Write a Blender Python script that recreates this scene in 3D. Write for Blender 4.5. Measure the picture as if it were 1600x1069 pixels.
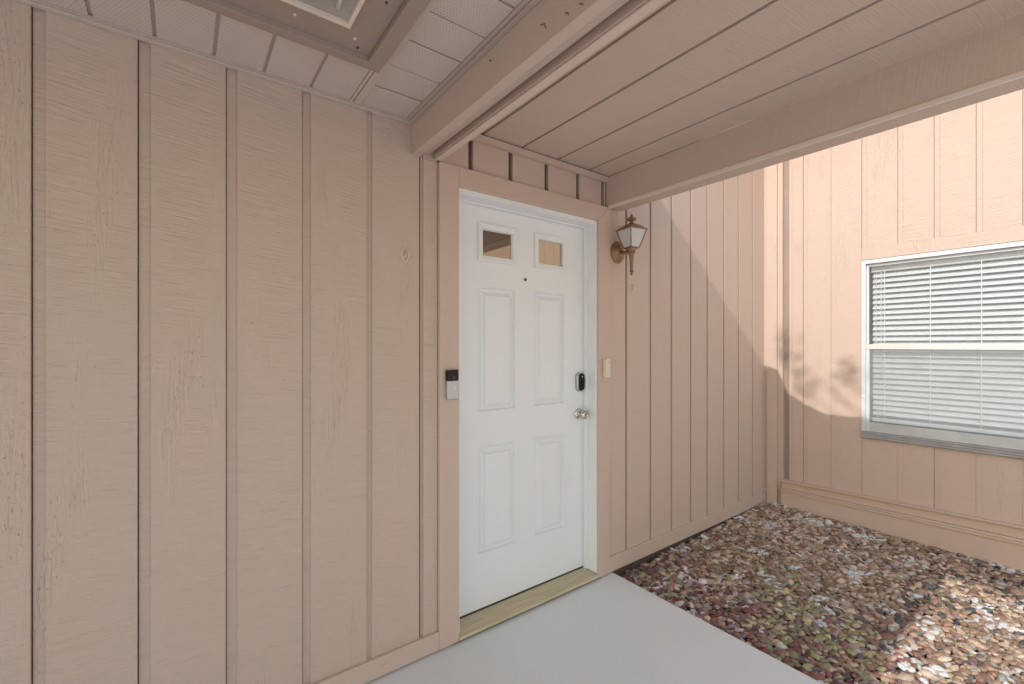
import bpy, bmesh, math, random
import numpy as np
from mathutils import Vector, Matrix, noise
random.seed(7); rng = np.random.default_rng(7)
S = bpy.context.scene
for o in list(bpy.data.objects): bpy.data.objects.remove(o, do_unlink=True)
COL = S.collection

# ------------------------------------------------------------------ camera, sky, sun, exposure
# world axes: X along the door wall (to the right), Y into the door wall, Z up; slab top is z = 0
CAM_A = math.atan(515/695.)
cd = bpy.data.cameras.new('camera'); cam = bpy.data.objects.new('camera', cd); COL.objects.link(cam)
cam.location = (0, -1.8, 1.38); cam.rotation_euler = (math.pi/2, 0, -CAM_A)
cd.sensor_width = 36; cd.lens = 695/1600*36; cd.shift_y = 4.5/1600; cd.clip_start = .02; cd.clip_end = 500
S.camera = cam
SUN = Vector((1, .19, -.771)).normalized()
w = bpy.data.worlds.new('World'); S.world = w; w.use_nodes = True
nt = w.node_tree; bg = nt.nodes['Background']; sky = nt.nodes.new('ShaderNodeTexSky')
sky.sky_type = 'NISHITA'; sky.sun_disc = False
sky.sun_elevation = math.asin(-SUN.z); sky.sun_rotation = math.atan2(-SUN.x, -SUN.y)
sky.dust_density = 1.2; sky.air_density = 1.7
nt.links.new(sky.outputs[0], bg.inputs[0]); bg.inputs[1].default_value = .15
sl = bpy.data.lights.new('sun', 'SUN'); sl.energy = 2.0; sl.angle = math.radians(.5); sl.color = (1, .97, .935)
so = bpy.data.objects.new('sun', sl); COL.objects.link(so); so.location = (-6, -6, 8)
so.rotation_euler = SUN.to_track_quat('-Z', 'Y').to_euler()
S.view_settings.view_transform = 'Standard'; S.view_settings.look = 'None'
S.view_settings.exposure = 0.58; S.view_settings.gamma = 1
S.render.engine = 'CYCLES'
S.cycles.max_bounces = 10; S.cycles.diffuse_bounces = 8; S.cycles.transparent_max_bounces = 12

# ------------------------------------------------------------------ materials
def lin(r, g, b): return tuple((c/12.92 if c <= .04045 else ((c+.055)/1.055)**2.4) for c in (r/255, g/255, b/255)) + (1,)
class N:
    def __init__(s, name):
        s.m = bpy.data.materials.new(name); s.m.use_nodes = True; s.t = s.m.node_tree
        s.b = s.t.nodes['Principled BSDF']; s.out = s.t.nodes['Material Output']
    def n(s, ty, **kw):
        nd = s.t.nodes.new('ShaderNode'+ty)
        for k, v in kw.items():
            if k.startswith('i_'):
                k = k[2:]; k = int(k) if k.isdigit() else k
                nd.inputs[k].default_value = v
            else: setattr(nd, k, v)
        return nd
    def l(s, a, b): s.t.links.new(a, b)
    def math(s, op, a, b=None, clamp=False):
        nd = s.n('Math', operation=op, use_clamp=clamp)
        for i, v in enumerate((a, b)):
            if v is None: continue
            if isinstance(v, (int, float)): nd.inputs[i].default_value = v
            else: s.l(v, nd.inputs[i])
        return nd.outputs[0]
    def comb(s, x, y, z=0.):
        nd = s.n('CombineXYZ')
        for i, v in enumerate((x, y, z)):
            if isinstance(v, (int, float)): nd.inputs[i].default_value = v
            else: s.l(v, nd.inputs[i])
        return nd.outputs[0]
    def noise(s, vec, scale=1., detail=2., rough=.5, dist=0.):
        nd = s.n('TexNoise'); nd.inputs['Scale'].default_value = scale; nd.inputs['Detail'].default_value = detail
        nd.inputs['Roughness'].default_value = rough; nd.inputs['Distortion'].default_value = dist
        s.l(vec, nd.inputs['Vector']); return nd.outputs[0]
    def ramp(s, v, lo, hi):
        nd = s.n('MapRange', clamp=True); s.l(v, nd.inputs[0]); nd.inputs[1].default_value = lo; nd.inputs[2].default_value = hi
        return nd.outputs[0]
    def mix(s, f, a, b):
        nd = s.n('Mix', data_type='RGBA')
        if isinstance(f, (int, float)): nd.inputs[0].default_value = f
        else: s.l(f, nd.inputs[0])
        for i, v in ((6, a), (7, b)):
            if isinstance(v, tuple): nd.inputs[i].default_value = v
            else: s.l(v, nd.inputs[i])
        return nd.outputs[2]
    def bump(s, h, strength, dist):
        nd = s.n('Bump'); nd.inputs['Strength'].default_value = strength; nd.inputs['Distance'].default_value = dist
        s.l(h, nd.inputs['Height']); s.l(nd.outputs[0], s.b.inputs['Normal'])

def wood(name, c1, c2, across, along, rough=.62, saw=1., grain=1., k=1.0):
    """rough sawn painted timber; across / along are the axes 0,1,2 of the board"""
    M = N(name); tc = M.n('TexCoord'); oi = M.n('ObjectInfo')
    sp = M.n('SeparateXYZ'); M.l(tc.outputs['Object'], sp.inputs[0])
    r = M.math('MULTIPLY', oi.outputs['Random'], 53.)
    A = M.math('ADD', sp.outputs[across], r); L = M.math('ADD', sp.outputs[along], M.math('MULTIPLY', r, 1.7))
    dep = sp.outputs[3-across-along]
    tilt = M.math('MULTIPLY', A, .10)
    Lt = M.math('ADD', L, tilt)
    warp = M.math('MULTIPLY', M.noise(M.comb(M.math('MULTIPLY', A, 3.), M.math('MULTIPLY', L, 2.), r), 1., 2.), .05)
    s1 = M.noise(M.comb(M.math('MULTIPLY', A, 5.), M.math('MULTIPLY', Lt, 150.), dep), 1., 2., .6)
    s2 = M.noise(M.comb(M.math('MULTIPLY', A, 14.), M.math('MULTIPLY', Lt, 420.), dep), 1., 1., .5)
    g1 = M.noise(M.comb(M.math('MULTIPLY', M.math('ADD', A, warp), 130.), M.math('MULTIPLY', L, 7.), dep), 1., 3., .6, .6)
    mk = M.ramp(M.noise(M.comb(M.math('MULTIPLY', A, 7.), M.math('MULTIPLY', L, 1.5), r), 1., 2.), .50, .66)
    fine = M.noise(M.comb(M.math('MULTIPLY', A, 330.), M.math('MULTIPLY', L, 260.), dep), 1., 2., .6)
    # pits: torn fibres where the saw lifted the surface
    pit = M.ramp(M.noise(M.comb(M.math('MULTIPLY', A, 160.), M.math('MULTIPLY', L, 60.), dep), 1., 3., .7), .62, .72)
    h = M.math('ADD', M.math('MULTIPLY', M.math('MULTIPLY', M.math('ADD', s1, M.math('MULTIPLY', s2, .5)), saw),
               M.math('SUBTRACT', 1.05, M.math('MULTIPLY', mk, .8))),
               M.math('MULTIPLY', M.math('MULTIPLY', g1, mk), 1.7*grain))
    h = M.math('ADD', h, M.math('MULTIPLY', fine, .32))
    h = M.math('SUBTRACT', h, M.math('MULTIPLY', M.math('MULTIPLY', pit, mk), .7))
    # sparse knots with rings
    vo = M.n('TexVoronoi'); M.l(M.comb(M.math('MULTIPLY', A, 2.1), M.math('MULTIPLY', L, .8), r), vo.inputs['Vector']); vo.inputs['Scale'].default_value = 1.
    kd = vo.outputs['Distance']
    kn = M.math('SUBTRACT', 1., M.ramp(kd, .02, .085))
    rings = M.math('MULTIPLY', M.math('SINE', M.math('MULTIPLY', kd, 420.)), .35)
    h = M.math('ADD', h, M.math('MULTIPLY', rings, kn))
    M.bump(h, min(1., .55*k), .0022*max(1., .55*k))
    tone = M.noise(M.comb(M.math('MULTIPLY', A, 5.), M.math('MULTIPLY', L, 1.8), r), 1., 3., .6)
    c = M.mix(M.ramp(tone, .32, .68), c1, c2)
    dk = tuple(x*.90 for x in c1[:3]) + (1,)
    c = M.mix(M.math('MULTIPLY', M.ramp(fine, .5, .8), .35), c, dk)
    # pale paint nibs and a few dark pin holes
    v2 = M.n('TexVoronoi'); M.l(M.comb(M.math('MULTIPLY', A, 11.), M.math('MULTIPLY', L, 6.), r), v2.inputs['Vector']); v2.inputs['Scale'].default_value = 1.
    sc_ = M.n('SeparateColor'); M.l(v2.outputs['Color'], sc_.inputs[0])
    dot = M.math('SUBTRACT', 1., M.ramp(v2.outputs['Distance'], .015, .035))
    c = M.mix(M.math('MULTIPLY', dot, M.math('MULTIPLY', M.ramp(sc_.outputs[0], .70, .72), .7)), c, (.80, .70, .62, 1))
    c = M.mix(M.math('MULTIPLY', dot, M.math('MULTIPLY', M.ramp(sc_.outputs[1], .86, .87), .6)), c, (.22, .15, .11, 1))
    M.l(c, M.b.inputs['Base Color'])
    M.l(M.math('ADD', M.math('MULTIPLY', tone, .2), rough-.1), M.b.inputs['Roughness'])
    M.b.inputs['Specular IOR Level'].default_value = .4
    return M.m
T1 = (.612, .456, .380, 1); T2 = (.592, .464, .382, 1)
m_wallA = wood('painted_siding_xz', T1, T2, 0, 2, k=2.9)
m_wallA_s = wood('painted_siding_light_grain', T1, T2, 0, 2, k=1.5)
m_trimX = wood('painted_trim_along_x', T1, T2, 2, 0, k=1.4)
m_trimZ = wood('painted_trim_along_z', T1, T2, 0, 2, k=1.4)
m_wallB = wood('painted_siding_yz', T1, T2, 1, 2, k=2.4)
m_trimY = wood('painted_trim_along_y', T1, T2, 2, 1, k=1.3)
m_ceil = wood('painted_ceiling_plank', T1, T2, 0, 1, k=1.5)
m_base = wood('painted_base_along_y', (.605, .455, .37, 1), (.615, .465, .38, 1), 2, 1, k=.25, rough=.5)

def plain(name, col, rough=.5, metal=0., spec=.5, nscale=0, nstr=0, var=0.):
    M = N(name); b = M.b; b.inputs['Roughness'].default_value = rough; b.inputs['Metallic'].default_value = metal
    b.inputs['Specular IOR Level'].default_value = spec
    tc = M.n('TexCoord'); v = tc.outputs['Object']
    if var:
        f = M.ramp(M.noise(v, 6., 4., .6), .3, .7)
        M.l(M.mix(f, tuple(c*(1-var) for c in col[:3])+(1,), tuple(min(1, c*(1+var)) for c in col[:3])+(1,)), b.inputs['Base Color'])
    else: b.inputs['Base Color'].default_value = col
    if nstr: M.bump(M.noise(v, nscale, 4., .6), nstr, .001)
    return M.m
m_groove = plain('painted_groove_shade', (.19, .115, .075, 1), .75, var=.08, nscale=200, nstr=.3)  # dark brown puts the shade of the grooves into the backing colour
m_dark = plain('dark_footing', (.10, .065, .045, 1), .85, nscale=60, nstr=.5, var=.2)
m_white = plain('white_door_enamel', (.82, .825, .835, 1), .38, nscale=40, nstr=.06, var=.012)
m_jamb = plain('white_jamb_paint', (.82, .825, .84, 1), .42, nscale=60, nstr=.12, var=.02)
m_vinyl = plain('white_window_vinyl', (.66, .67, .68, 1), .4, var=.05)
m_slat = plain('white_blind_slat', (.86, .87, .88, 1), .38)
def slat_mat():
    M = N('white_blind_slat_vinyl'); b = M.b; b.inputs['Base Color'].default_value = (.86, .87, .88, 1); b.inputs['Roughness'].default_value = .4
    tl = M.n('BsdfTranslucent'); tl.inputs[0].default_value = (.8, .81, .82, 1)
    mx = M.n('MixShader'); mx.inputs[0].default_value = .28; M.l(b.outputs[0], mx.inputs[1]); M.l(tl.outputs[0], mx.inputs[2]); M.l(mx.outputs[0], M.out.inputs[0]); return M.m
m_slat = slat_mat()
m_cord = plain('white_cord', (.8, .8, .8, 1), .8)
m_silvr = plain('satin_silver', (.46, .47, .49, 1), .33, .8, var=.05)
m_chrome = plain('satin_nickel', (.62, .60, .56, 1), .18, 1.)
m_blackg = plain('black_gloss', (.012, .011, .014, 1), .12, spec=.25)
m_lens = plain('camera_lens', (.05, .02, .03, 1), .12)
m_ivory = plain('ivory_plastic', (.72, .62, .50, 1), .45, var=.04)
m_bronze = plain('weathered_bronze', (.29, .18, .10, 1), .48, .45, nscale=90, nstr=.25, var=.3)
m_led = plain('pale_dot', (.8, .8, .78, 1), .3)
m_rust = plain('rusty_staple', (.09, .05, .035, 1), .7)
m_caulk = plain('pale_caulk', (.78, .64, .54, 1), .5, var=.08)
m_edge = plain('pale_edge', (.76, .64, .55, 1), .5, var=.05)  # a tone paler than the beam boards
m_ledge = plain('pale_ledger_edge', (.68, .52, .43, 1), .5, var=.05)  # slightly paler than the ledger board above it
m_soil = plain('soil', (.09, .065, .045, 1), .95, nscale=80, nstr=.6, var=.3)
m_ground = plain('lawn', (.10, .13, .05, 1), .95, nscale=50, nstr=.6, var=.3)
m_drive = plain('concrete_drive', (.72, .71, .70, 1), .85, nscale=90, nstr=.3, var=.06)
m_roof = plain('roofing', (.25, .21, .18, 1), .9, nscale=80, nstr=.5, var=.2)
m_room = plain('room_paint', (.75, .75, .75, 1), .8, var=.03)
m_fix = plain('brown_hatch_paint', (.36, .275, .225, 1), .5, nscale=20, nstr=.08, var=.04)
m_bark = plain('bark', (.10, .07, .05, 1), .9, nscale=30, nstr=.8, var=.3)
m_leaf = plain('leaf', (.06, .10, .03, 1), .6, var=.3)
# vinyl soffit with punched holes
def soffit_mat():
    M = N('vented_soffit_vinyl'); tc = M.n('TexCoord'); sp = M.n('SeparateXYZ'); M.l(tc.outputs['Object'], sp.inputs[0])
    P = .0105
    u = M.math('DIVIDE', sp.outputs[0], P); v = M.math('DIVIDE', sp.outputs[1], P)
    row = M.math('MULTIPLY', M.math('MODULO', M.math('FLOOR', M.math('ADD', v, 1000.)), 2.), .5)
    fu = M.math('SUBTRACT', M.math('FRACT', M.math('ADD', M.math('ADD', u, 1000.), row)), .5)
    fv = M.math('SUBTRACT', M.math('FRACT', M.math('ADD', v, 1000.)), .5)
    d = M.math('SQRT', M.math('ADD', M.math('MULTIPLY', fu, fu), M.math('MULTIPLY', fv, fv)))
    hole = M.math('SUBTRACT', 1., M.ramp(d, .11, .19))
    base = M.mix(M.ramp(M.noise(tc.outputs['Object'], 5., 3.), .3, .7), (.60, .50, .44, 1), (.63, .53, .46, 1))
    M.l(M.mix(M.math('MULTIPLY', hole, .6), base, (.16, .10, .08, 1)), M.b.inputs['Base Color'])
    M.b.inputs['Roughness'].default_value = .55
    M.bump(M.math('SUBTRACT', M.math('MULTIPLY', M.noise(tc.outputs['Object'], 400., 2.), .2), hole), .5, .0015)
    return M.m
m_soffit = soffit_mat()
m_soffit_rib = plain('soffit_rib_vinyl', (.50, .40, .34, 1), .55, var=.03)
def slab_mat():
    M = N('painted_slab'); tc = M.n('TexCoord'); v = tc.outputs['Object']
    a = M.ramp(M.noise(v, 2.2, 5., .6), .3, .7); b = M.ramp(M.noise(v, 160., 3., .7), .45, .75)
    c = M.mix(a, (.735, .765, .755, 1), (.765, .795, .785, 1)); c = M.mix(M.math('MULTIPLY', b, .12), c, (.40, .40, .39, 1))
    M.l(c, M.b.inputs['Base Color']); M.b.inputs['Roughness'].default_value = .7
    M.bump(M.noise(v, 260., 4., .7), .25, .001); return M.m
m_slab = slab_mat()
def pine_mat():
    M = N('treated_pine'); tc = M.n('TexCoord'); sp = M.n('SeparateXYZ'); M.l(tc.outputs['Object'], sp.inputs[0])
    g = M.noise(M.comb(M.math('MULTIPLY', sp.outputs[0], 5.), M.math('MULTIPLY', sp.outputs[1], 120.), sp.outputs[2]), 1., 3., .6, 1.2)
    M.l(M.mix(M.ramp(g, .35, .7), (.62, .54, .36, 1), (.48, .395, .24, 1)), M.b.inputs['Base Color'])
    M.b.inputs['Roughness'].default_value = .6; M.bump(g, .4, .001); return M.m
m_pine = pine_mat()
def stone_mat():
    M = N('pebble'); at = M.n('Attribute', attribute_name='stone_color'); tc = M.n('TexCoord')
    f = M.ramp(M.noise(tc.outputs['Object'], 160., 4., .65), .35, .7)
    hs = M.n('HueSaturation'); hs.inputs['Value'].default_value = .62; M.l(at.outputs['Color'], hs.inputs['Color'])
    M.l(M.mix(f, hs.outputs[0], at.outputs['Color']), M.b.inputs['Base Color'])
    M.b.inputs['Roughness'].default_value = .5
    M.bump(M.noise(tc.outputs['Object'], 420., 3., .6), .35, .001); return M.m
m_stone = stone_mat()
def glass_mat(name, tint, refl, spec_col, base_mix=0.06, dirt=0.05):
    M = N(name); t = M.t; M.t.nodes.remove(M.b)
    tr = M.n('BsdfTransparent'); tr.inputs[0].default_value = tint
    gl = M.n('BsdfGlossy'); gl.inputs[0].default_value = spec_col; gl.inputs['Roughness'].default_value = .015
    fr = M.n('LayerWeight'); fr.inputs[0].default_value = .5; frv = M.math('ADD', M.math('MULTIPLY', M.math('POWER', fr.outputs['Facing'], 5.), .8), .04)
    mx = M.n('MixShader'); M.l(M.math('ADD', frv, refl, clamp=True), mx.inputs[0]); M.l(tr.outputs[0], mx.inputs[1]); M.l(gl.outputs[0], mx.inputs[2])
    df = M.n('BsdfDiffuse'); df.inputs[0].default_value = (.7, .7, .7, 1)
    tc = M.n('TexCoord'); dn = M.math('ADD', M.math('MULTIPLY', M.ramp(M.noise(tc.outputs['Object'], 9., 5., .7), .45, .8), dirt), dirt)
    m2 = M.n('MixShader'); M.l(dn, m2.inputs[0]); M.l(mx.outputs[0], m2.inputs[1]); M.l(df.outputs[0], m2.inputs[2])
    M.l(m2.outputs[0], M.out.inputs[0]); return M.m
m_glass = glass_mat('window_glass', (.98, .99, .99, 1), 0.0, (1, 1, 1, 1), dirt=.045)
m_pane = glass_mat('door_lite_glass', (.4, .33, .26, 1), .30, (.85, .72, .58, 1), dirt=.05)
def frost():
    M = N('frosted_lantern_glass'); b = M.b; b.inputs['Base Color'].default_value = (.84, .85, .82, 1)
    b.inputs['Roughness'].default_value = .25; b.inputs['Transmission Weight'].default_value = .35
    tc = M.n('TexCoord'); M.bump(M.noise(tc.outputs['Object'], 60., 3.), .3, .001); return M.m
m_frost = frost()
def screen_mat():
    M = N('insect_screen'); M.t.nodes.remove(M.b)
    tr = M.n('BsdfTransparent'); df = M.n('BsdfDiffuse'); df.inputs[0].default_value = (.55, .57, .58, 1)
    mx = M.n('MixShader'); mx.inputs[0].default_value = .17; M.l(tr.outputs[0], mx.inputs[1]); M.l(df.outputs[0], mx.inputs[2])
    M.l(mx.outputs[0], M.out.inputs[0]); return M.m
m_screen = screen_mat()

# ------------------------------------------------------------------ mesh helpers
class MB:
    def __init__(s): s.v = []; s.f = []
    def box(s, x0, x1, y0, y1, z0, z1):
        n = len(s.v)
        s.v += [(x, y, z) for z in (z0, z1) for y in (y0, y1) for x in (x0, x1)]
        s.f += [[n+i for i in q] for q in ((0, 2, 3, 1), (4, 5, 7, 6), (0, 1, 5, 4), (2, 6, 7, 3), (0, 4, 6, 2), (1, 3, 7, 5))]
        return s
    def prism(s, prof, a, b, axis):
        """closed profile (u,v) swept along axis from a to b; u,v are the other two axes in order"""
        n = len(s.v); k = len(prof); o = [i for i in range(3) if i != axis]
        for t in (a, b):
            for (u, v) in prof:
                p = [0, 0, 0]; p[axis] = t; p[o[0]] = u; p[o[1]] = v; s.v.append(tuple(p))
        s.f.append([n+i for i in range(k)]); s.f.append([n+k+i for i in reversed(range(k))])
        for i in range(k): j = (i+1) % k; s.f.append([n+i, n+k+i, n+k+j, n+j])
        return s
    def lathe(s, prof, c, axis=2, seg=24):
        """(radius, height) pairs revolved round an axis through c"""
        n = len(s.v); k = len(prof); o = [i for i in range(3) if i != axis]
        for i in range(seg):
            t = 2*math.pi*i/seg
            for (r, h) in prof:
                p = list(c); p[axis] += h; p[o[0]] += r*math.cos(t); p[o[1]] += r*math.sin(t); s.v.append(tuple(p))
        for i in range(seg):
            j = (i+1) % seg
            for q in range(k-1): s.f.append([n+i*k+q, n+j*k+q, n+j*k+q+1, n+i*k+q+1])
        s.f.append([n+i*k for i in range(seg)]); s.f.append([n+i*k+k-1 for i in reversed(range(seg))])
        return s
    def tube(s, pts, r, seg=8):
        n = len(s.v); pts = [Vector(p) for p in pts]
        rr = r if isinstance(r, (list, tuple)) else [r]*len(pts)
        for i, p in enumerate(pts):
            d = (pts[min(i+1, len(pts)-1)] - pts[max(i-1, 0)]).normalized()
            u = d.orthogonal().normalized() if i == 0 else (pu - d*pu.dot(d)).normalized(); pu = u; w_ = d.cross(u)
            for q in range(seg):
                t = 2*math.pi*q/seg; s.v.append(tuple(p + (u*math.cos(t) + w_*math.sin(t))*rr[i]))
        for i in range(len(pts)-1):
            for q in range(seg):
                r_ = (q+1) % seg; a = n+i*seg; s.f.append([a+q, a+r_, a+seg+r_, a+seg+q])
        s.f.append([n+q for q in reversed(range(seg))]); s.f.append([n+(len(pts)-1)*seg+q for q in range(seg)])
        return s
    def build(s, name, mat, parent=None, bevel=0., smooth=False, label=None, seg=2, auto=False):
        off = Vector(parent_world(parent)) if parent else Vector((0, 0, 0))
        me = bpy.data.meshes.new(name)
        me.from_pydata([tuple(Vector(v)-off) for v in s.v], [], s.f)
        bm = bmesh.new(); bm.from_mesh(me); bmesh.ops.recalc_face_normals(bm, faces=bm.faces); bm.to_mesh(me); bm.free()
        me.materials.append(mat); me.update()
        if smooth or auto:
            for p in me.polygons: p.use_smooth = True
        if auto: me.set_sharp_from_angle(angle=math.radians(35))
        o = bpy.data.objects.new(name, me); COL.objects.link(o)
        if parent: o.parent = parent
        if bevel:
            b = o.modifiers.new('bevel', 'BEVEL'); b.width = bevel; b.segments = seg; b.limit_method = 'ANGLE'; b.harden_normals = False
        if label: o['label'] = label
        return o
def parent_world(p):
    v = Vector((0, 0, 0))
    while p is not None: v = v + p.location; p = p.parent
    return v
def thing(name, label, cat, loc=(0, 0, 0), group=None):
    o = bpy.data.objects.new(name, None); COL.objects.link(o); o.location = loc; o.empty_display_size = .1
    o['label'] = label; o['category'] = cat; o['kind'] = 'thing'
    if group: o['group'] = group
    return o
def tag(o, label, cat, group=None):
    o['label'] = label; o['category'] = cat; o['kind'] = 'thing'
    if group: o['group'] = group
    return o
def struct(o): o['kind'] = 'structure'; return o
def box(x0, x1, y0, y1, z0, z1): return MB().box(x0, x1, y0, y1, z0, z1)

# ------------------------------------------------------------------ ground, slab
struct(box(-60, 60, -60, 60, -.5, -.12).build('ground', m_ground))
struct(box(-14.5, 2.10, -2.9, .06, -.119, 0).build('concrete_slab', m_slab, bevel=.006))
struct(box(-14, 12, -14, -2.906, -.119, -.004).build('driveway', m_drive))
struct(box(2.104, 4.3, -2.9, .2, -.119, -.062).build('soil', m_soil))

# ------------------------------------------------------------------ door wall
YF = .016; YG = .026; YB = .040          # board face, groove floor, backing face
DX0, DX1, DZ1 = 1.028, 1.967, 2.110      # door opening in the casing
wallA = thing('door_wall', 'long tan board-sided wall that holds the white front door', 'wall', (1.5, .05, 0))
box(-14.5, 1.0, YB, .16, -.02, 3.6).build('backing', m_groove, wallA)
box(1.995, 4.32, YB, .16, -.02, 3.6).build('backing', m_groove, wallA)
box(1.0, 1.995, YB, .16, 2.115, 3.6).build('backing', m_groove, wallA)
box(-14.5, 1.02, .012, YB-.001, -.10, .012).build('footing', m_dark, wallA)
box(1.975, 4.13, .012, YB-.001, -.10, .012).build('footing', m_dark, wallA)
def lap_board(x0, lip, x1, z0, z1, yf=YF, yg=YG, slit=.003, mat=m_wallA):
    """shiplap board: thin lip on the left (the groove floor), full thickness face on the right"""
    pr = [(x0+slit, yg), (x0+lip, yg), (x0+lip+.0015, yf), (x1, yf), (x1, YB-.002), (x0+slit, YB-.002)]
    return MB().prism(pr, z0, z1, 2).build('siding_board', mat, wallA, bevel=.0012, seg=1)
L = [(-.341, -.313), (-.112, -.081), (.119, .151), (.359, .388), (.601, .622), (.83, .848)]
e = -.341
left = []
while e > -14.3: e -= .231; left.append((e, e+.029))
L = sorted(left) + L; L = [(a*1.009, b*1.009) for a, b in L]
for i, (a, b) in enumerate(L):
    x1 = L[i+1][0] if i+1 < len(L) else .926
    lap_board(a, b-a, x1, .088, 2.36, mat=m_wallA, slit=.0024 if a < .8 else .009)
R = [2.209, 2.453, 2.686, 2.919, 3.138, 3.376, 3.605, 3.841, 4.096]; R = [2.05]+[r*1.009 for r in R]
for i in range(len(R)-1):
    lap_board(R[i], .0175, R[i+1], .098, 3.6, slit=.0165, yg=.036, mat=m_wallA_s)
G = [.95, 1.077*1.0, 1.312, 1.554, 1.788, 1.999]; G = [.95, 1.09, 1.326, 1.566, 1.803, 2.012]
for i, g in enumerate(G):
    x1 = G[i+1] if i < 5 else 2.049
    MB().box(g+(.026 if i else 0), x1, YF+.002, YB-.002, 2.204, 2.385).build('siding_board', m_wallA_s, wallA, bevel=.0015)
box(.940, 2.047, -.012, YF+.0015, 2.352, 2.382).build('ceiling_cleat', m_trimX, wallA, bevel=.002)
# casing round the door and bottom trim
MB().box(.928, DX0, -.002, YF+.014, .0085, 2.205).build('casing_side', m_trimZ, wallA, bevel=.0025)
MB().prism([(DX1, .0085), (2.064, .0085), (2.064, 2.205), (DX1, 2.112)], -.002, YF+.014, 1).build('casing_side', m_trimZ, wallA, bevel=.0025)
MB().prism([(DX0+.0006, 2.112), (DX1-.0006, 2.112), (2.0627, 2.205), (DX0+.0006, 2.205)], -.002, YF+.014, 1).build('casing_head', m_trimX, wallA, bevel=.0025)
box(-14.5, .9275, 0, YF+.014, .008, .090).build('bottom_trim', m_trimX, wallA, bevel=.003)
box(2.0645, 4.122, 0, YF+.014, .008, .098).build('bottom_trim', m_trimX, wallA, bevel=.003)
box(4.10, 4.128, .004, YF+.010, .10, 3.6).build('end_strip', m_trimZ, wallA, bevel=.002)

# ------------------------------------------------------------------ window wall (plane x = 4.12, faces -x)
XF = 4.12; XB = 4.16
WY0, WY1, WZ0, WZ1 = -.674, -1.93, .690, 2.014      # window opening
wallB = thing('window_wall', 'sunlit tan board wall at the right with the white window in it', 'wall', (4.2, -1.2, 0))
def bbk(y0, y1, z0, z1): box(XB, 4.27, min(y0, y1), max(y0, y1), z0, z1).build('backing', m_groove, wallB)
bbk(-7.2, WY1, -.1, 3.6); bbk(WY0, .03, -.1, 3.6); bbk(WY1, WY0, -.1, WZ0-.004); bbk(WY1, WY0, WZ1+.004, 3.6)
def lapB(y0, y1, z0, z1, xf=XF, slit=.0032, lip=.03, dl=.0030):
    """y0 > y1, the lip sits at the y0 side"""
    a, b, c = y0-slit, y0-lip, y1
    pr = [(xf+dl, a), (xf+dl, b), (xf, b-.001), (xf, c), (XB-.002, c), (XB-.002, a)]
    MB().prism(pr, z0, z1, 2).build('siding_board', m_wallB, wallB, bevel=.0008, seg=1)
Bz0 = .22
gr = [-.883, -1.075, -1.275, -1.474, -1.674, -1.874]
lapB(-.170, -.278, Bz0, 3.6); lapB(-.278, -.476, Bz0, 3.6)
box(XF-.004, XB-.002, -.6735, -.478, Bz0, 3.6).build('window_side_board', m_wallB, wallB, bevel=.0015)
edges = [-.6745]+gr[:-1]+[-1.93]
for i in range(len(edges)-1):
    lapB(edges[i], edges[i+1], 2.108, 3.6, slit=.002 if i else .001); 
    lapB(edges[i], edges[i+1], Bz0, WZ0-.008, slit=.0026 if i == 2 else .0008, dl=.001)
yy = -1.93
while yy > -7.0: lapB(yy, yy-.2, Bz0, 3.6); yy -= .2
box(XF-.005, XB-.002, -1.93, -.6745, WZ1+.003, 2.107).build('window_head_board', m_wallB, wallB, bevel=.0015)
# corner boards
box(4.100, XB-.002, -.086, .003, -.05, 3.6).build('corner_board', m_wallB, wallB, bevel=.002)
box(4.112, XB-.002, -.126, -.0865, .0, 3.6).build('corner_board', m_wallB, wallB, bevel=.002)
m_rec = plain('recess_brown', (.36, .27, .22, 1), .7, var=.05)  # darker brown than the boards on either side
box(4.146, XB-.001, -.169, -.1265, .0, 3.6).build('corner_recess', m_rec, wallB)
box(4.082, 4.0995, -.092, -.010, -.05, 1.160).build('corner_post', m_wallB, wallB, bevel=.002)
# stepped base moulding, rising slightly towards the camera as in the photograph
def base(name, xo, z0a, z1a, z0b, z1b, parent=wallB):
    mb = MB(); ya, yb = -.127, -7.0; n = 0
    k = (yb-ya)/(-1.481-ya); z0b = z0a+(z0b-z0a)*min(k, 1.4); z1b = z1a+(z1b-z1a)*min(k, 1.4)
    ym = -1.481-.4*1.354
    mb.v = [(x, y, z) for (y, zs) in ((ya, (z0a, z1a)), (ym, (z0b, z1b)), (yb, (z0b, z1b))) for z in zs for x in (xo, XB-.003)]
    for a in (0, 4):
        q = lambda *i: [a+j for j in i]
        mb.f += [q(0, 4, 6, 2), q(1, 3, 7, 5), q(2, 6, 7, 3), q(0, 1, 5, 4)]
    mb.f += [[0, 2, 3, 1], [8, 9, 11, 10]]
    mb.build(name, m_base, wallB, bevel=.003)
base('base_cap', 4.070, .225, .236, .269, .280)
base('base_moulding', 4.092, .166, .2245, .202, .2685)
base('base_lip', 4.072, .154, .1655, .187, .2015)
base('base_lip', 4.060, .142, .1535, .172, .1865)
base('base_board', 4.070, -.05, .1415, -.05, .1715)
box(3.50, 4.6, -7.2, .16, 3.605, 3.72).build('added_sky_blocker', m_ceil, wallB, bevel=.003)  # unseen overhang added to cut the skylight on this wall and the gravel
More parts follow.
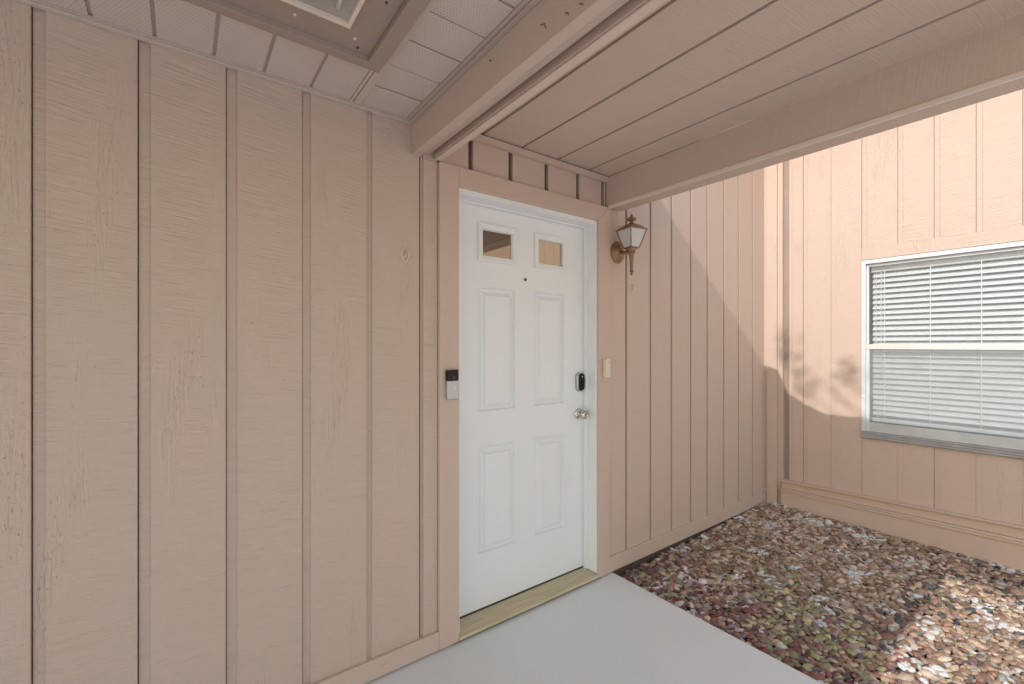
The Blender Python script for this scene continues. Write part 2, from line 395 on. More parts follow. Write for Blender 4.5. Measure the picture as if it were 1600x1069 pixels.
# ------------------------------------------------------------------ window with sashes, and blind
wn = thing('window', 'white double-hung window with blind behind it, low grey sill', 'window', (XF+.02, -1.30, WZ0))
def wbox(name, x0, x1, ya, yb, z0, z1, m=None, par=None, bev=.002): return box(x0, x1, min(ya, yb), max(ya, yb), z0, z1).build(name, m or m_vinyl, par or wn, bevel=bev)
fx0, fx1 = 4.108, 4.20
wbox('frame_side', fx0, fx1, WY0-.001, WY0-.026, WZ0+.045, WZ1-.001)
wbox('frame_side', fx0, fx1, WY1+.026, WY1+.001, WZ0+.045, WZ1-.001)
wbox('frame_head', fx0, fx1, WY0-.0265, WY1+.0265, WZ1-.030, WZ1-.001)
m_rail = plain('meeting_rail_vinyl', (.70, .655, .61, 1), .45, var=.05)
m_sillg = plain('grey_sill', (.36, .345, .34, 1), .6, nscale=60, nstr=.4, var=.22)  # darker grey than the frame, mottled at random
m_sillp = plain('grey_vinyl', (.55, .56, .56, 1), .5, nscale=30, nstr=.1, var=.12)  # greyer than the other sash vinyl, mottled at random
wbox('sill', 4.098, fx1, WY0-.001, WY1+.001, WZ0-.003, WZ0+.012, m_sillg)
wbox('sill', 4.104, fx1, WY0-.001, WY1+.001, WZ0+.013, WZ0+.028, m_sillg)
wbox('sill', 4.110, fx1, WY0-.001, WY1+.001, WZ0+.029, WZ0+.044, m_sillg)
MR = 1.368
us = wbox('upper_sash', 4.128, 4.15, WY0-.027, WY0-.040, MR+.018, WZ1-.032)
wbox('upper_sash', 4.128, 4.15, WY1+.040, WY1+.027, MR+.018, WZ1-.032)
wbox('upper_sash', 4.128, 4.15, WY0-.0405, WY1+.0405, WZ1-.050, WZ1-.032)
wbox('meeting_rail', 4.116, 4.15, WY0-.027, WY1+.027, MR-.020, MR+.017, m_rail)
wbox('lower_sash', 4.118, 4.14, WY0-.027, WY0-.046, WZ0+.045, MR-.021)
wbox('lower_sash', 4.118, 4.14, WY1+.046, WY1+.027, WZ0+.045, MR-.021)
wbox('lower_sash', 4.118, 4.14, WY0-.0465, WY1+.0465, WZ0+.045, WZ0+.112, m_sillp)
wbox('pane', 4.137, 4.140, WY0-.041, WY1+.041, MR+.018, WZ1-.051, m_glass, bev=0)
wbox('pane', 4.131, 4.134, WY0-.047, WY1+.047, WZ0+.113, MR-.022, m_glass, bev=0)
wbox('insect_screen', 4.1225, 4.1235, WY0-.047, WY1+.047, WZ0+.113, MR-.022, m_screen, bev=0)
wbox('latch', 4.104, 4.112, WY0-.006, WY0-.018, .985, 1.005, m_jamb)
# blind
bl = thing('window_blind', 'white horizontal slat blind hanging inside the window', 'blind', (4.19, -1.30, 1.96))
wbox('head_rail', 4.168, 4.215, WY0-.045, WY1+.045, 1.925, 1.970, m_slat, bl)
sl_me = None; bx = 4.190
z = 1.902; n_s = 0
while z > .842:
    if sl_me is None:
        mb = MB(); pr = []
        t = math.radians(-22)
        def rt(u, v): return (bx+u*math.cos(t)-v*math.sin(t), z+u*math.sin(t)*-1*-1+v*math.cos(t))
        # slightly crowned slat, outer edge low
        top = [(-.024, 0), (-.012, .0022), (0, .003), (.012, .0022), (.024, 0)]
        prof = [(u, v) for u, v in top]+[(u, v-.0026) for u, v in reversed(top)]
        ca, sa = math.cos(math.radians(45)), math.sin(math.radians(45))
        prof = [(bx+u*ca-v*sa, z+u*sa+v*ca) for u, v in prof]
        mb.prism(prof, WY1+.05, WY0-.052, 1)
        o = mb.build('slat', m_slat, bl); sl_me = o; first_z = z
    else:
        o = sl_me.copy(); COL.objects.link(o); o.parent = bl; o.location = (0, 0, z-first_z)
    z -= .0395
wbox('bottom_rail', 4.172, 4.208, WY0-.05, WY1+.05, .806, .832, m_slat, bl)
for yc in (-.800, -1.050, -1.295, -1.56, -1.80):
    wbox('ladder_cord', 4.1635, 4.1655, yc+.0022, yc-.0022, .830, 1.925, m_cord, bl, 0)
for yc in (-.742, -.752, -.775, -.783):
    MB().tube([(4.160, yc, 1.92), (4.160, yc-.001, 1.4), (4.160, yc, 1.12+.3*abs(yc+.78)*10)], .0013, 6).build('pull_cord', m_cord, bl)
# the room behind
rm = MB(); rm.box(4.272, 4.8, -4.2, .3, -.1, -.02).box(4.272, 4.8, -4.2, .3, 2.6, 2.7).box(4.8, 4.9, -4.2, .3, -.1, 2.7).box(4.272, 4.8, -4.3, -4.2, -.1, 2.7).box(4.272, 4.8, .3, .4, -.1, 2.7)
struct(rm.build('room', m_room))

# ------------------------------------------------------------------ door frame, threshold, door
fr = bpy.data.objects.new('door_frame', None); COL.objects.link(fr); fr.parent = wallA; fr.location = (0, .03, 0); fr['label'] = 'white painted door frame'
box(1.012, 1.040, .0135, .17, .034, 2.1145).build('jamb', m_jamb, fr, bevel=.0015)
box(1.957, 1.990, .0135, .17, .034, 2.1145).build('jamb', m_jamb, fr, bevel=.0015)
box(1.0405, 1.9565, .0135, .17, 2.090, 2.1145).build('head', m_jamb, fr, bevel=.0015)
box(1.948, 1.9565, .080, .106, .034, 2.0895).build('stop', m_jamb, fr, bevel=.001)
box(1.0405, 1.9475, .080, .106, 2.081, 2.0895).build('stop', m_jamb, fr, bevel=.001)
th = MB().prism([(-.006, .012), (.108, .018), (.108, .034), (-.004, .028), (-.006, .026)], 1.030, 1.966, 0).build('threshold', m_pine, bevel=.002)
tag(th, 'yellowish bare pine threshold board under the white front door', 'threshold')
tb = box(1.0, 1.995, .004, .16, -.05, .0118).build('threshold_footing', m_dark, wallA)
door = thing('front_door', 'white six-panel front door with two small glass lites', 'door', (1.5, .11, .04))
Y0 = .110; DL, DR, DB, DT = 1.042, 1.955, .042, 2.087
def plate(x0, x1, z0, z1, holes, y, depth):
    xs = sorted({x0, x1, *[h[0] for h in holes], *[h[1] for h in holes]}); zs = sorted({z0, z1, *[h[2] for h in holes], *[h[3] for h in holes]})
    mb = MB(); idx = {}
    def V(x, yy, z_):
        k = (round(x, 5), round(yy, 5), round(z_, 5))
        if k not in idx: idx[k] = len(mb.v); mb.v.append(k)
        return idx[k]
    solid = lambda i, j: 0 <= i < len(xs)-1 and 0 <= j < len(zs)-1 and not any(h[0] <= (xs[i]+xs[i+1])/2 <= h[1] and h[2] <= (zs[j]+zs[j+1])/2 <= h[3] for h in holes)
    for i in range(len(xs)-1):
        for j in range(len(zs)-1):
            if not solid(i, j): continue
            a, b, c, d = xs[i], xs[i+1], zs[j], zs[j+1]
            mb.f.append([V(a, y, c), V(b, y, c), V(b, y, d), V(a, y, d)]); mb.f.append([V(a, y+depth, c), V(a, y+depth, d), V(b, y+depth, d), V(b, y+depth, c)])
            for (p, q, ok) in (((a, c), (b, c), solid(i, j-1)), ((a, d), (b, d), solid(i, j+1)), ((a, c), (a, d), solid(i-1, j)), ((b, c), (b, d), solid(i+1, j))):
                if not ok: mb.f.append([V(p[0], y, p[1]), V(q[0], y, q[1]), V(q[0], y+depth, q[1]), V(p[0], y+depth, p[1])])
    return mb
PX = ((1.198, 1.440), (1.566, 1.800))
pan = [(a, b, 1.034, 1.677) for a, b in PX]+[(a, b, .312, .862) for a, b in PX]
lit = [(1.214, 1.432, 1.822, 1.985), (1.584, 1.798, 1.822, 1.985)]
plate(DL, DR, DB, DT, pan+lit, Y0, .044).build('door_slab', m_white, door)
def ring(mb, r0, y0, r1, y1):
    n = len(mb.v)
    for (r, y) in ((r0, y0), (r1, y1)):
        a, b, c, d = r; mb.v += [(a, y, c), (b, y, c), (b, y, d), (a, y, d)]
    for i in range(4): j = (i+1) % 4; mb.f.append([n+i, n+j, n+4+j, n+4+i])
def ins(r, t): return (r[0]+t, r[1]-t, r[2]+t, r[3]-t)
for p in pan:
    mb = MB(); ks = [(0, Y0), (.003, Y0-.003), (.008, Y0-.002), (.012, Y0+.014), (.019, Y0+.015), (.041, Y0+.003), (.042, Y0-.002), (.047, Y0-.0025)]
    for (t0, y0), (t1, y1) in zip(ks, ks[1:]): ring(mb, ins(p, t0), y0, ins(p, t1), y1)
    q = ins(p, ks[-1][0]); n = len(mb.v); mb.v += [(q[0], ks[-1][1], q[2]), (q[1], ks[-1][1], q[2]), (q[1], ks[-1][1], q[3]), (q[0], ks[-1][1], q[3])]; mb.f.append([n, n+1, n+2, n+3])
    bmx = mb.build('raised_panel', m_white, door); 
for p in lit:
    mb = MB(); p2 = (p[0]-.016, p[1]+.016, p[2]-.016, p[3]+.016)
    ks = [(0, Y0-.0005), (.0005, Y0-.011), (.004, Y0-.013), (.012, Y0-.0125), (.015, Y0-.008), (.027, Y0-.007), (.030, Y0-.004), (.034, Y0+.012)]
    for (t0, y0), (t1, y1) in zip(ks, ks[1:]): ring(mb, ins(p2, t0), y0, ins(p2, t1), y1)
    f = mb.build('lite_frame', m_white, door)
    q = ins(p2, .028); b = box(q[0], q[1], Y0+.008, Y0+.011, q[2], q[3]).build('glass_pane', m_pane, f)
    b.location = Vector((0, 0, 0)); b.data.transform(Matrix.Translation(-(f.location)))
struct(box(1.0, 2.0, .8, .85, 0, 2.2).build('interior_wall', m_dark))
MB().lathe([(.0035, 0), (.0075, -.001), (.0085, -.004), (.007, -.005)], (1.504, Y0, 1.736), 1, 16).build('peephole', m_lens, door, smooth=False)
# keypad deadbolt: silver oval rim with a black glass face
def oval(cx, cz, w_, h_, y0, y1, ch, n=10):
    """vertical stadium: width w_, height h_, front at y1 with chamfer ch"""
    def prof(w2, h2):
        r = w2/2; pts = []
        for s_ in (1, -1):
            for i in range(n+1):
                t = math.pi*i/n; pts.append((cx+s_*r*math.cos(t), cz+s_*((h2/2-r)+r*math.sin(t))))
        return pts
    a = prof(w_, h_); b = prof(w_-2*ch, h_-2*ch); k = len(a); mb = MB()
    mb.v = [(u, y0, v) for u, v in a]+[(u, y1+ch, v) for u, v in a]+[(u, y1, v) for u, v in b]
    for r_ in (0, k):
        for i in range(k): j = (i+1) % k; mb.f.append([r_+i, r_+j, r_+k+j, r_+k+i])
    mb.f.append(list(range(2*k, 3*k))); mb.f.append(list(range(k))[::-1]); return mb
lk = oval(1.914, 1.158, .060, .116, Y0, Y0-.022, .004).build('deadbolt_rim', m_silvr, door, auto=True)
fc = oval(1.916, 1.158, .048, .104, Y0-.0215, Y0-.026, .002)
o = fc.build('keypad_face', m_blackg, lk, auto=True)
MB().lathe([(.004, 0), (.004, -.0012)], (1.919, Y0-.026, 1.190), 1, 12).build('keyhole', m_led, lk)
kb = MB().lathe([(.033, 0), (.033, -.003), (.029, -.007), (.016, -.009), (.0115, -.013), (.011, -.026), (.017, -.031), (.0255, -.038), (.0285, -.047), (.0275, -.056), (.021, -.063), (.012, -.0655), (.0115, -.0640), (.002, -.0640)], (1.914, Y0, .966), 1, 28).build('doorknob', m_chrome, door, smooth=True)
MB().lathe([(.0075, -.0640), (.0075, -.0665), (.005, -.067)], (1.914, Y0, .966), 1, 16).build('key_cylinder', m_silvr, kb)
box(1.9525, 1.9545, Y0-.0008, Y0+.03, .93, 1.0).build('latch_plate', m_silvr, door)

# ------------------------------------------------------------------ porch ceiling, beams, soffit, roofs
YE = -2.12; YS = -1.74
pc = thing('porch_ceiling', 'tan ceiling of wide grooved planks above the entry', 'ceiling', (1.5, -1.2, 2.39))
box(.9, 2.0, YE, .012, 2.416, 2.44).build('backing', m_groove, pc)
box(2.0005, 2.056, YE, .012, 2.4125, 2.419).build('backing', m_groove, pc)
P = [.936, 1.150, 1.390, 1.636, 1.877, 2.0495]
for a, b in zip(P, P[1:]):
    MB().prism([(a+.013, 2.388), (b-.001, 2.388), (b-.001, 2.412), (a+.011, 2.412), (a+.011, 2.400), (a+.013, 2.400)], YE, .010, 1).build('plank', m_ceil, pc, bevel=.0015, seg=1)
b1 = thing('boxed_beam', 'boxed tan beam between the vented soffit and plank ceiling', 'beam', (.85, -1.2, 2.2))
box(.800, .838, YE, YF-.0005, 2.205, 2.360).build('beam_board', m_trimY, b1, bevel=.003)
box(.8385, .884, YE, YF-.0005, 2.228, 2.250).build('underside_board', m_ceil, b1, bevel=.001)
box(.902, .9355, YE, -.0025, 2.214, 2.415).build('ledger_board', m_trimY, b1, bevel=.002)
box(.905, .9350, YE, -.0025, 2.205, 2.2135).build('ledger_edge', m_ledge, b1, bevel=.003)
box(.8385, .9015, YE, .01, 2.2505, 2.415).build('filler', m_groove, b1)
m_x = .7995
for (yy, zz, s_) in ((-.868, 2.262, .9), (-.962, 2.237, .5), (-1.014, 2.229, .5), (-.606, 2.297, .3)):
    MB().tube([(m_x+.003, yy+.011*s_, zz+.003*s_), (m_x-.0035, yy+.011*s_, zz+.004*s_), (m_x-.004, yy-.009*s_, zz-.004*s_), (m_x-.002, yy-.011*s_, zz-.018*s_)], .0010, 6).build('staple', m_rust, b1)
b2 = thing('outer_beam', 'tan beam at the open right edge of the porch ceiling', 'beam', (2.1, -1.2, 2.2))
box(2.050, 2.088, YE, YF-.0005, 2.2035, 2.388).build('beam_board', m_trimY, b2, bevel=.002)
MB().prism([(2.0885, 2.2035), (2.166, 2.199), (2.166, 2.302), (2.0885, 2.36)], YE, -.0045, 1).build('fascia_board', m_ceil, b2, bevel=.003)
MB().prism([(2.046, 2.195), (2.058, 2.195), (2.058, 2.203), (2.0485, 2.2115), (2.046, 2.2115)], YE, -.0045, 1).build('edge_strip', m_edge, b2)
# porch roof: flat deck with a raised cricket against the door wall (out of frame; the raised part is added, its outline shaped to throw the diagonal shadow)
pr = pc
box(.80, 2.0, YE, .038, 2.4405, 2.452).build('roof_deck', m_roof, pr)
MB().prism([(.038, 2.30), (.038, 2.693), (-.37, 2.693), (-.46, 2.664), (-.54, 2.482), (-.66, 2.41), (-.85, 2.318), (-.85, 2.303)], 2.090, 2.1605, 0).build('shadow_roof_end', m_roof, pr)
MB().prism([(.038, 2.4525), (.038, 2.693), (-.37, 2.693), (-.46, 2.664), (-.54, 2.482), (-.58, 2.4525)], .80, 2.0895, 0).build('shadow_wedge', m_roof, pr)
sf = thing('vented_soffit', 'perforated vinyl soffit over the left half of the wall', 'soffit', (-.5, -1.2, 2.34))
ZS = 2.345
box(-14.5, .80, YS, .012, 2.352, 2.37).build('backing', m_soffit_rib, sf)
X = [.534-.1505*i for i in range(0, 98)]
def panel(x0, x1, y0, y1): return MB().box(x0, x1, y0, y1, ZS, ZS+.006).build('soffit_panel', m_soffit, sf, bevel=.0015, seg=1)
for i in range(len(X)-1):
    gl = .012 if i % 2 == 0 else .005
    panel(X[i+1]+gl/2+.001, X[i]-(.005 if i % 2 else .012 if i else .010)/2, -.300 if -.36 < X[i+1]+.1 < .56 else YS, -.012)
Yp = [-.166-.1525*i for i in range(0, 9)]
panel(.574, .766, -.160, -.012)
for i in range(len(Yp)-1):
    g = .012 if i % 2 == 0 else .004
    panel(.574, .766, Yp[i+1]+.003, Yp[i]-g/2)
def hm(x0, x1, y0, y1, d=.006, nm='joint_moulding', m=None): box(x0, x1, y0, y1, ZS-d, ZS+.0055).build(nm, m or m_soffit_rib, sf, bevel=.0015)
m_sofj = plain('soffit_joint_vinyl', (.58, .48, .41, 1), .5)
hm(.530, .541, -.30, -.0125, .004, m=m_sofj); hm(.5435, .5725, YS, -.0125, .006, m=m_sofj)
hm(.767, .780, YS, -.0125, .005, 'edge_channel'); hm(.7815, .799, YS, -.0125, .010, 'edge_channel')
hm(-5.5, .799, -.012, -.004, .006, 'edge_channel'); hm(-5.5, .799, -.0035, .0150, .011, 'edge_channel', m_sofj)
box(-14.5, .799, YS-.03, YS-.001, 2.26, 2.56).build('fascia_board', m_trimX, sf, bevel=.003)
mr = box(-14.5, .799, YS, .038, 2.371, 2.56).build('main_roof', m_roof); tag(mr, 'roof body above the vented soffit', 'roof')
# hatch with a glass light lens, let into the soffit
ht = thing('ceiling_light_box', 'brown framed ceiling box with a square glass lens', 'ceiling light', (.1, -.7, 2.33))
HX0, HX1, HY0, HY1 = -.34, .520, -.300, -1.12
zt = 2.343
box(HX0, HX1+.022, HY0-.038, HY0, 2.312, zt).build('frame_board', m_fix, ht, bevel=.002)
box(HX1-.026, HX1+.022, HY1+.0385, HY0-.0385, 2.312, zt).build('frame_board', m_fix, ht, bevel=.002)
box(HX0, HX1+.022, HY1, HY1+.038, 2.312, zt).build('frame_board', m_fix, ht, bevel=.002)
box(HX0, HX0+.048, HY1+.0385, HY0-.0385, 2.312, zt).build('frame_board', m_fix, ht, bevel=.002)
def plate_h(x0, x1, y0, y1, h, z_, t_):
    mb = plate(x0, x1, y0, y1, [h], z_, t_); mb.v = [(a, c, b) for a, b, c in mb.v]; return mb
lens = (-.22, .402, -1.00, -.445)
plate_h(HX0+.049, HX1-.027, HY1+.039, HY0-.039, lens, 2.331, .008).build('mounting_plate', m_fix, ht)
lf = MB(); a0, a1, c0, c1 = lens
for (x0, x1, y0, y1) in ((a0, a1, c1-.012, c1), (a0, a1, c0, c0+.012), (a0, a0+.012, c0+.0122, c1-.0122), (a1-.012, a1, c0+.0122, c1-.0122)): lf.box(x0, x1, y0, y1, 2.322, 2.338)
lf.build('lens_frame', m_caulk, ht, bevel=.001)
m_lensg = plain('lens_glass', (.42, .37, .33, 1), .12, spec=.8, nscale=25, nstr=.5, var=.25)
box(a0+.0125, a1-.0125, c0+.0125, c1-.0125, 2.334, 2.338).build('lens', m_lensg, ht)
MB().tube([(.30, -.60, 2.330), (.345, -.56, 2.328), (.352, -.50, 2.332)], .006, 8).build('wire_clip', m_led, ht, smooth=True)
for (x, y) in ((.26, -.40), (.43, -.40), (.45, -.365), (.455, -.60)):
    MB().lathe([(.0045, 0), (.004, -.003), (.001, -.004)], (x, y, 2.331), 2, 10).build('screw', m_caulk if x < .44 else m_rust, ht)
# the room and door side are closed behind the wall
# ------------------------------------------------------------------ wall lantern
LX, LY = 2.146, -.098
lan = thing('wall_lantern', 'bronze carriage lantern with frosted panes on the door wall', 'wall lamp', (LX, YF, 1.95))
bp = MB().lathe([(.060, 0), (.0605, -.006), (.056, -.011), (.049, -.013), (.045, -.019), (.036, -.023), (.030, -.032), (.018, -.036), (.004, -.038)], (2.150, YF-.0005, 1.948), 1, 32)
bp.v = [(x, y, 1.948+(z-1.948)*1.12) for x, y, z in bp.v]; bp.build('back_plate', m_bronze, lan, auto=True)
MB().tube([(2.150, -.015, 1.945), (2.150, -.05, 1.936), (LX, -.08, 1.934), (LX, LY, 1.940)], [.014, .011, .011, .013], 12).build('arm', m_bronze, lan, smooth=True)
MB().lathe([(.004, -.010), (.008, -.005), (.004, .001), (.004, .004), (.013, .008), (.009, .016), (.008, .026), (.0135, .10), (.016, .116), (.023, .122), (.021, .130), (.026, .138), (.028, .148), (.034, .153)], (LX, LY, 1.805), 2, 20).build('stem', m_bronze, lan, auto=True)
zb, ztp = 1.956, 2.062; rb, rt_ = .040, .078
ang0 = math.radians(36)
def cor(r, i): t = ang0 + i*math.pi/2; return (LX+r*math.cos(t), LY+r*math.sin(t))
SQ = 1.12
for i in range(4):
    (xa, ya), (xb, yb) = cor(rb*SQ, i), cor(rt_*SQ, i)
    MB().tube([(xa, ya, zb), (xb, yb, ztp)], .0035, 6).build('cage_bar', m_bronze, lan)
    (xc, yc), (xd, yd) = cor(rb*SQ, i+1), cor(rt_*SQ, i+1)
    k = .955
    g = MB(); 
    for (q, s_) in ((k, 0), (k-.045, 4)):
        f2 = lambda x, y: (LX+(x-LX)*q, LY+(y-LY)*q)
        g.v += [(*f2(xa, ya), zb+.002), (*f2(xc, yc), zb+.002), (*f2(xd, yd), ztp-.002), (*f2(xb, yb), ztp-.002)]
    g.f = [[0, 1, 2, 3], [7, 6, 5, 4], [0, 4, 5, 1], [1, 5, 6, 2], [2, 6, 7, 3], [3, 7, 4, 0]]
    g.build('glass_panel', m_frost, lan)
    MB().tube([(xb, yb, ztp), (xd, yd, ztp)], .003, 6).build('cage_rim', m_bronze, lan)
    MB().tube([(xa, ya, zb), (xc, yc, zb)], .0032, 6).build('cage_rim', m_bronze, lan)
def sqloft(rings, name, par):
    mb = MB()
    for r, z_ in rings:
        for i in range(4): mb.v.append((*cor(r, i), z_))
    for k in range(len(rings)-1):
        for i in range(4): j = (i+1) % 4; mb.f.append([k*4+i, k*4+j, k*4+4+j, k*4+4+i])
    mb.f.append([3, 2, 1, 0]); n = 4*len(rings)-4; mb.f.append([n, n+1, n+2, n+3]); return mb.build(name, m_bronze, par, bevel=.0015)
sqloft([(.093, 2.060), (.095, 2.063), (.078, 2.074), (.058, 2.086), (.038, 2.095), (.020, 2.100)], 'roof_cap', lan)
MB().lathe([(.014, 0), (.017, .004), (.009, .012), (.011, .016), (.027, .024), (.030, .030), (.024, .036), (.014, .041), (.007, .046), (.0085, .052), (.003, .060), (.0005, .066)], (LX, LY, 2.098), 2, 20).build('finial', m_bronze, lan, auto=True)
MB().lathe([(.008, 0), (.011, .02), (.011, .055), (.008, .066), (.003, .07)], (LX, LY, 1.962), 2, 14).build('bulb', m_led, lan, smooth=True)
# painted-over ring hooks
def hook(x, z_, label, s_=1.):
    h = thing('ring_hook', label, 'hook', (x, YF, z_), 'painted ring hooks on the siding')
    pts = [(x+.0165*s_*math.cos(t), YF-.004, z_+.030*s_*math.sin(t)) for t in [math.radians(110+i*15) for i in range(21)]]
    MB().tube(pts, .0026, 7).build('ring', m_caulk, h, smooth=True)
    MB().tube([(x-.005, YF-.003, z_-.018*s_), (x-.001, YF-.010, z_-.008*s_), (x+.004, YF-.006, z_+.008*s_), (x+.001, YF, z_+.010*s_)], .0026, 7).build('hook_shank', m_caulk, h, smooth=True)
    MB().lathe([(.007*s_, 0), (.006*s_, -.0015), (.002, -.002)], (x, YF, z_), 1, 16).build('pad', m_wallA_s, h)
hook(.770, 1.770, 'pale painted ring hook on the siding left of the door', .95)
hook(2.300, 1.742, 'pale painted ring hook on the siding below the lantern', .85)
# video doorbell
db = thing('video_doorbell', 'silver and black video doorbell on the left door casing', 'doorbell', (.985, -.002, 1.2))
box(.955, 1.0145, -.024, -.0025, 1.133, 1.2185).build('silver_body', m_silvr, db, bevel=.004, seg=3)
box(.955, 1.0145, -.024, -.0025, 1.2195, 1.266).build('camera_cover', m_blackg, db, bevel=.004, seg=3)
MB().lathe([(.0105, 0), (.0105, -.0015), (.009, -.003), (.0078, -.0015), (.007, -.0005)], (.987, -.0242, 1.184), 1, 28).build('button_ring', m_jamb, db, auto=True)
MB().lathe([(.0068, 0), (.006, -.0012), (.001, -.0016)], (.987, -.0242, 1.184), 1, 20).build('button', m_silvr, db)
MB().lathe([(.009, 0), (.0085, -.001), (.001, -.002)], (.989, -.0242, 1.233), 1, 20).build('lens', m_lens, db)
# ivory bracket box
ib = thing('ivory_wall_box', 'small ivory plastic box on the right door casing', 'wall box', (2.02, -.002, 1.24))
box(1.998, 2.040, -.030, -.004, 1.188, 1.296).build('box_body', m_ivory, ib, bevel=.003)
oval(2.019, 1.242, .036, .140, -.0022, -.0055, .001).build('mounting_plate', m_ivory, ib, auto=True)
MB().lathe([(.003, 0), (.003, -.001)], (2.026, -.0302, 1.277), 1, 10).build('screw', m_rust, ib)
MB().lathe([(.003, 0), (.003, -.001)], (2.019, -.0058, 1.305), 1, 10).build('screw', m_rust, ib)
MB().lathe([(.003, 0), (.003, -.001)], (2.019, -.0058, 1.181), 1, 10).build('screw', m_rust, ib)

# ------------------------------------------------------------------ gravel bed
def ico(sub):
    bm = bmesh.new(); bmesh.ops.create_icosphere(bm, subdivisions=sub, radius=1); bm.verts.ensure_lookup_table()
    v = np.array([q.co[:] for q in bm.verts]); f = np.array([[q.index for q in p.verts] for p in bm.faces]); bm.free(); return v, f
IV, IF = ico(2)
shapes = []
for k in range(14):
    v = IV.copy(); o_ = Vector((k*7.3, 1.1, 2.2))
    d = np.array([1+.42*noise.noise(Vector(p)*.9+o_)+.14*noise.noise(Vector(p)*2.3+o_) for p in v])
    v = v*d[:, None]
    # a few planar cuts make the stones faceted
    for c in range(4):
        n_ = rng.normal(size=3); n_ /= np.linalg.norm(n_); t_ = .70+.15*rng.random(); s_ = v@n_
        v = v-np.clip(s_-t_, 0, None)[:, None]*n_*.85
    shapes.append(v)
def gh(x, y):
    """height of the gravel: lower by the slab, heaped a little at the window wall"""
    t = min(max((x-2.1)/2.0, 0), 1)
    edge = min(1, (0.02-y)/.25) if y > -.23 else 1
    far = .052*t**1.5
    return -.036+far+.020*edge*(1-t)+.010*noise.noise(Vector((x*2.1, y*2.1, 0)))
pal = dict(maroon=[(.16, .055, .05), (.20, .08, .07), (.12, .05, .055), (.24, .11, .09)], purple=[(.15, .09, .10), (.20, .14, .15), (.10, .07, .085)],
           brown=[(.24, .15, .10), (.30, .19, .13), (.17, .10, .07), (.35, .24, .17)], tan=[(.42, .32, .23), (.48, .38, .29), (.36, .27, .20)],
           grey=[(.30, .28, .25), (.38, .35, .31), (.20, .185, .165)], pale=[(.58, .56, .52), (.66, .63, .58), (.50, .47, .43)],
           olive=[(.25, .235, .12), (.20, .185, .11), (.34, .30, .17)], green=[(.20, .25, .09), (.27, .30, .12)], slate=[(.07, .07, .07), (.11, .105, .10)],
           orange=[(.34, .15, .08), (.30, .12, .07)])
def stone_color(x, y):
    n1 = 1.5*noise.noise(Vector((x*1.6+3, y*1.6, 0))); n2 = 1.5*noise.noise(Vector((x*3.0, y*3.0+9, 4))); n3 = 1.2*noise.noise(Vector((x*6, y*6, 17)))
    u = x-2.1
    W = dict(maroon=.8*max(0, 1-u/.8)+.08, purple=.35*max(0, 1-u/1.1)+.14, brown=.5+.6*min(1, u/1.2), tan=.30+.45*min(1, u/1.4)+.5*max(0, n1), grey=.28+.5*max(0, n2),
             pale=.10+2.2*max(0, n3-.12)*(.6+u*.5), olive=.18+1.1*max(0, -n1)*(1 if u < 1.5 else .4), green=.008+(.16 if (y > -.55 and .3 < u < 1.1) else 0)*max(0, .5+n2), slate=.12+.5*max(0, -n2-.1), orange=.03+.35*max(0, -n3-.25))
    if x > 3.1 and y < -1.1: W['slate'] += .5
    ks = list(W); p = np.array([W[k] for k in ks])**2.1; p /= p.sum()
    c = pal[ks[rng.choice(len(ks), p=p)]]; c = c[rng.integers(len(c))]
    f = rng.uniform(1.1, 1.95); return [min(.82, q*f) for q in c]
pos = []
sx = .0240
y = .0; row = 0
while y > -2.75:
    x = 2.125+(row % 2)*sx/2
    while x < 4.085:
        pos.append((x+rng.uniform(-.008, .008), y+rng.uniform(-.008, .008), rng.uniform(-.006, .004), 0)); x += sx
    y -= sx*.87; row += 1
for _ in range(1500): pos.append((rng.uniform(2.13, 4.06), rng.uniform(-2.7, -.02), rng.uniform(.006, .012), 1))
V_, F_, C_ = [], [], []; nv = 0
for (x, y, dz, top) in pos:
    if y > .004: continue
    r = rng.uniform(.0105, .0185) * (1.45 if rng.random() < .07 else 1)
    if top: r *= rng.uniform(.8, 1.15)
    sc = np.array([r*rng.uniform(1.15, 1.8), r*rng.uniform(.8, 1.1), r*rng.uniform(.45, .7)])
    v = shapes[rng.integers(14)]*sc
    a = rng.normal(math.radians(-35), .55); t = rng.normal(0, .28); t2 = rng.normal(0, .28)
    Rm = np.array(Matrix.Rotation(a, 3, 'Z') @ Matrix.Rotation(t, 3, 'X') @ Matrix.Rotation(t2, 3, 'Y'))
    v = v@Rm.T+np.array([x, y, gh(x, y)+dz-.004])
    V_.append(v); F_.append(IF+nv); nv += len(v); C_.append(np.tile(np.array(stone_color(x, y)+[1.]), (len(v), 1)))
V_ = np.vstack(V_); F_ = np.vstack(F_); C_ = np.vstack(C_)
me = bpy.data.meshes.new('gravel'); me.vertices.add(len(V_)); me.vertices.foreach_set('co', V_.ravel().astype(np.float32))
me.loops.add(F_.size); me.loops.foreach_set('vertex_index', F_.ravel().astype(np.int32)); me.polygons.add(len(F_))
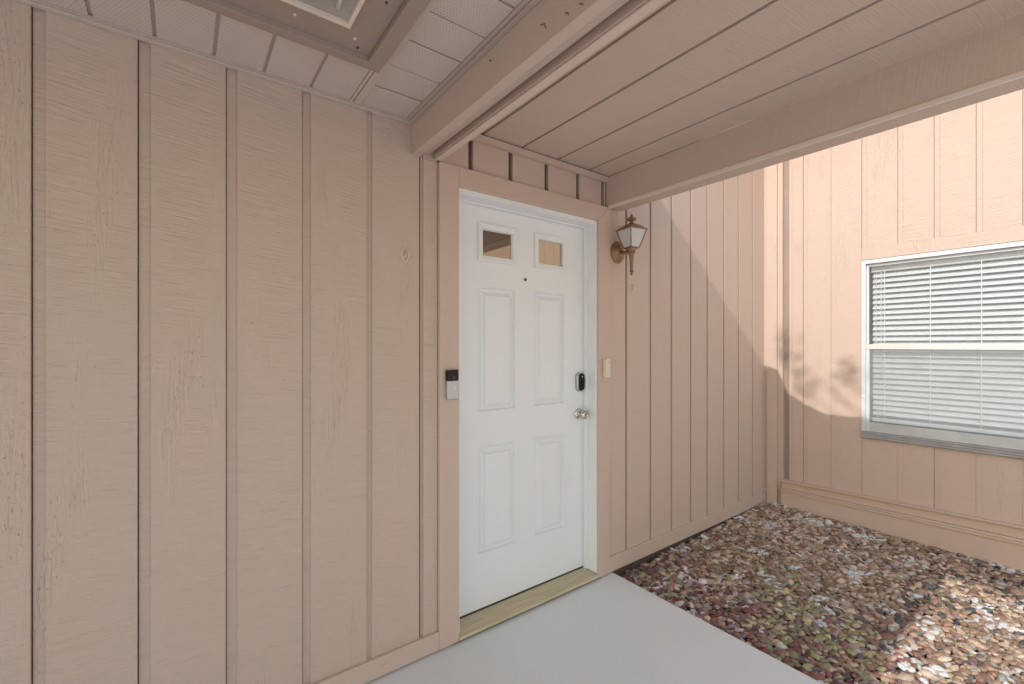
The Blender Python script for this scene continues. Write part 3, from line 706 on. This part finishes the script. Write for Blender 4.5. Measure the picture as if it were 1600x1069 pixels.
me.polygons.foreach_set('loop_start', np.arange(0, F_.size, 3, dtype=np.int32)); me.polygons.foreach_set('use_smooth', np.ones(len(F_), dtype=bool))
me.update(calc_edges=True); at = me.color_attributes.new('stone_color', 'FLOAT_COLOR', 'POINT'); at.data.foreach_set('color', C_.ravel().astype(np.float32))
me.materials.append(m_stone); go = bpy.data.objects.new('gravel', me); COL.objects.link(go); tag(go, 'bed of mixed red, brown and grey pebbles beside the concrete slab', 'gravel')
go['kind'] = 'stuff'

# ------------------------------------------------------------------ tree beside the house (out of frame): its twigs dapple the window wall
tr = thing('shade_tree', 'slender tree standing left of the porch, out in the yard', 'tree', (-3.6, -3.6, -.12))
MB().tube([(-3.6, -3.6, -.2), (-3.55, -3.5, 1.8), (-3.3, -3.3, 3.4), (-2.9, -3.0, 4.6), (-2.5, -2.75, 5.3)], [.13, .10, .08, .055, .03], 10).build('trunk', m_bark, tr, smooth=True)
tips = [(-1.88, -1.73, 5.74), (-1.86, -1.42, 5.62), (-1.9, -1.29, 5.98), (-3.6, -2.6, 6.1), (-3.2, -3.9, 5.6), (-4.3, -3.6, 5.0)]
rr = random.Random(4)
for i, t in enumerate(tips):
    MB().tube([(-2.9, -3.0, 4.6) if i > 2 else (-2.5, -2.75, 5.3), tuple((a+b)/2+.05 for a, b in zip((-2.6, -2.8, 5.1), t)), t], [.022, .009, .003], 6).build('branch', m_bark, tr, smooth=True)
lf = MB()
for i, t in enumerate(tips):
    small = i < 3
    for q in range(46 if small else 260):
        sg = (.04, .05, .085) if small else (.40, .40, .35)
        c = Vector((rr.gauss(t[0], sg[0]), rr.gauss(t[1], sg[1]), rr.gauss(t[2], sg[2])))
        u = Vector((rr.gauss(0, 1), rr.gauss(0, 1), rr.gauss(0, .5))).normalized(); v = u.orthogonal().normalized(); L_ = .035; W_ = .014; n = len(lf.v)
        lf.v += [tuple(c-u*L_), tuple(c+v*W_), tuple(c+u*L_), tuple(c-v*W_)]; lf.f.append([n, n+1, n+2, n+3])
cr = lf.build('crown', m_leaf, tr)
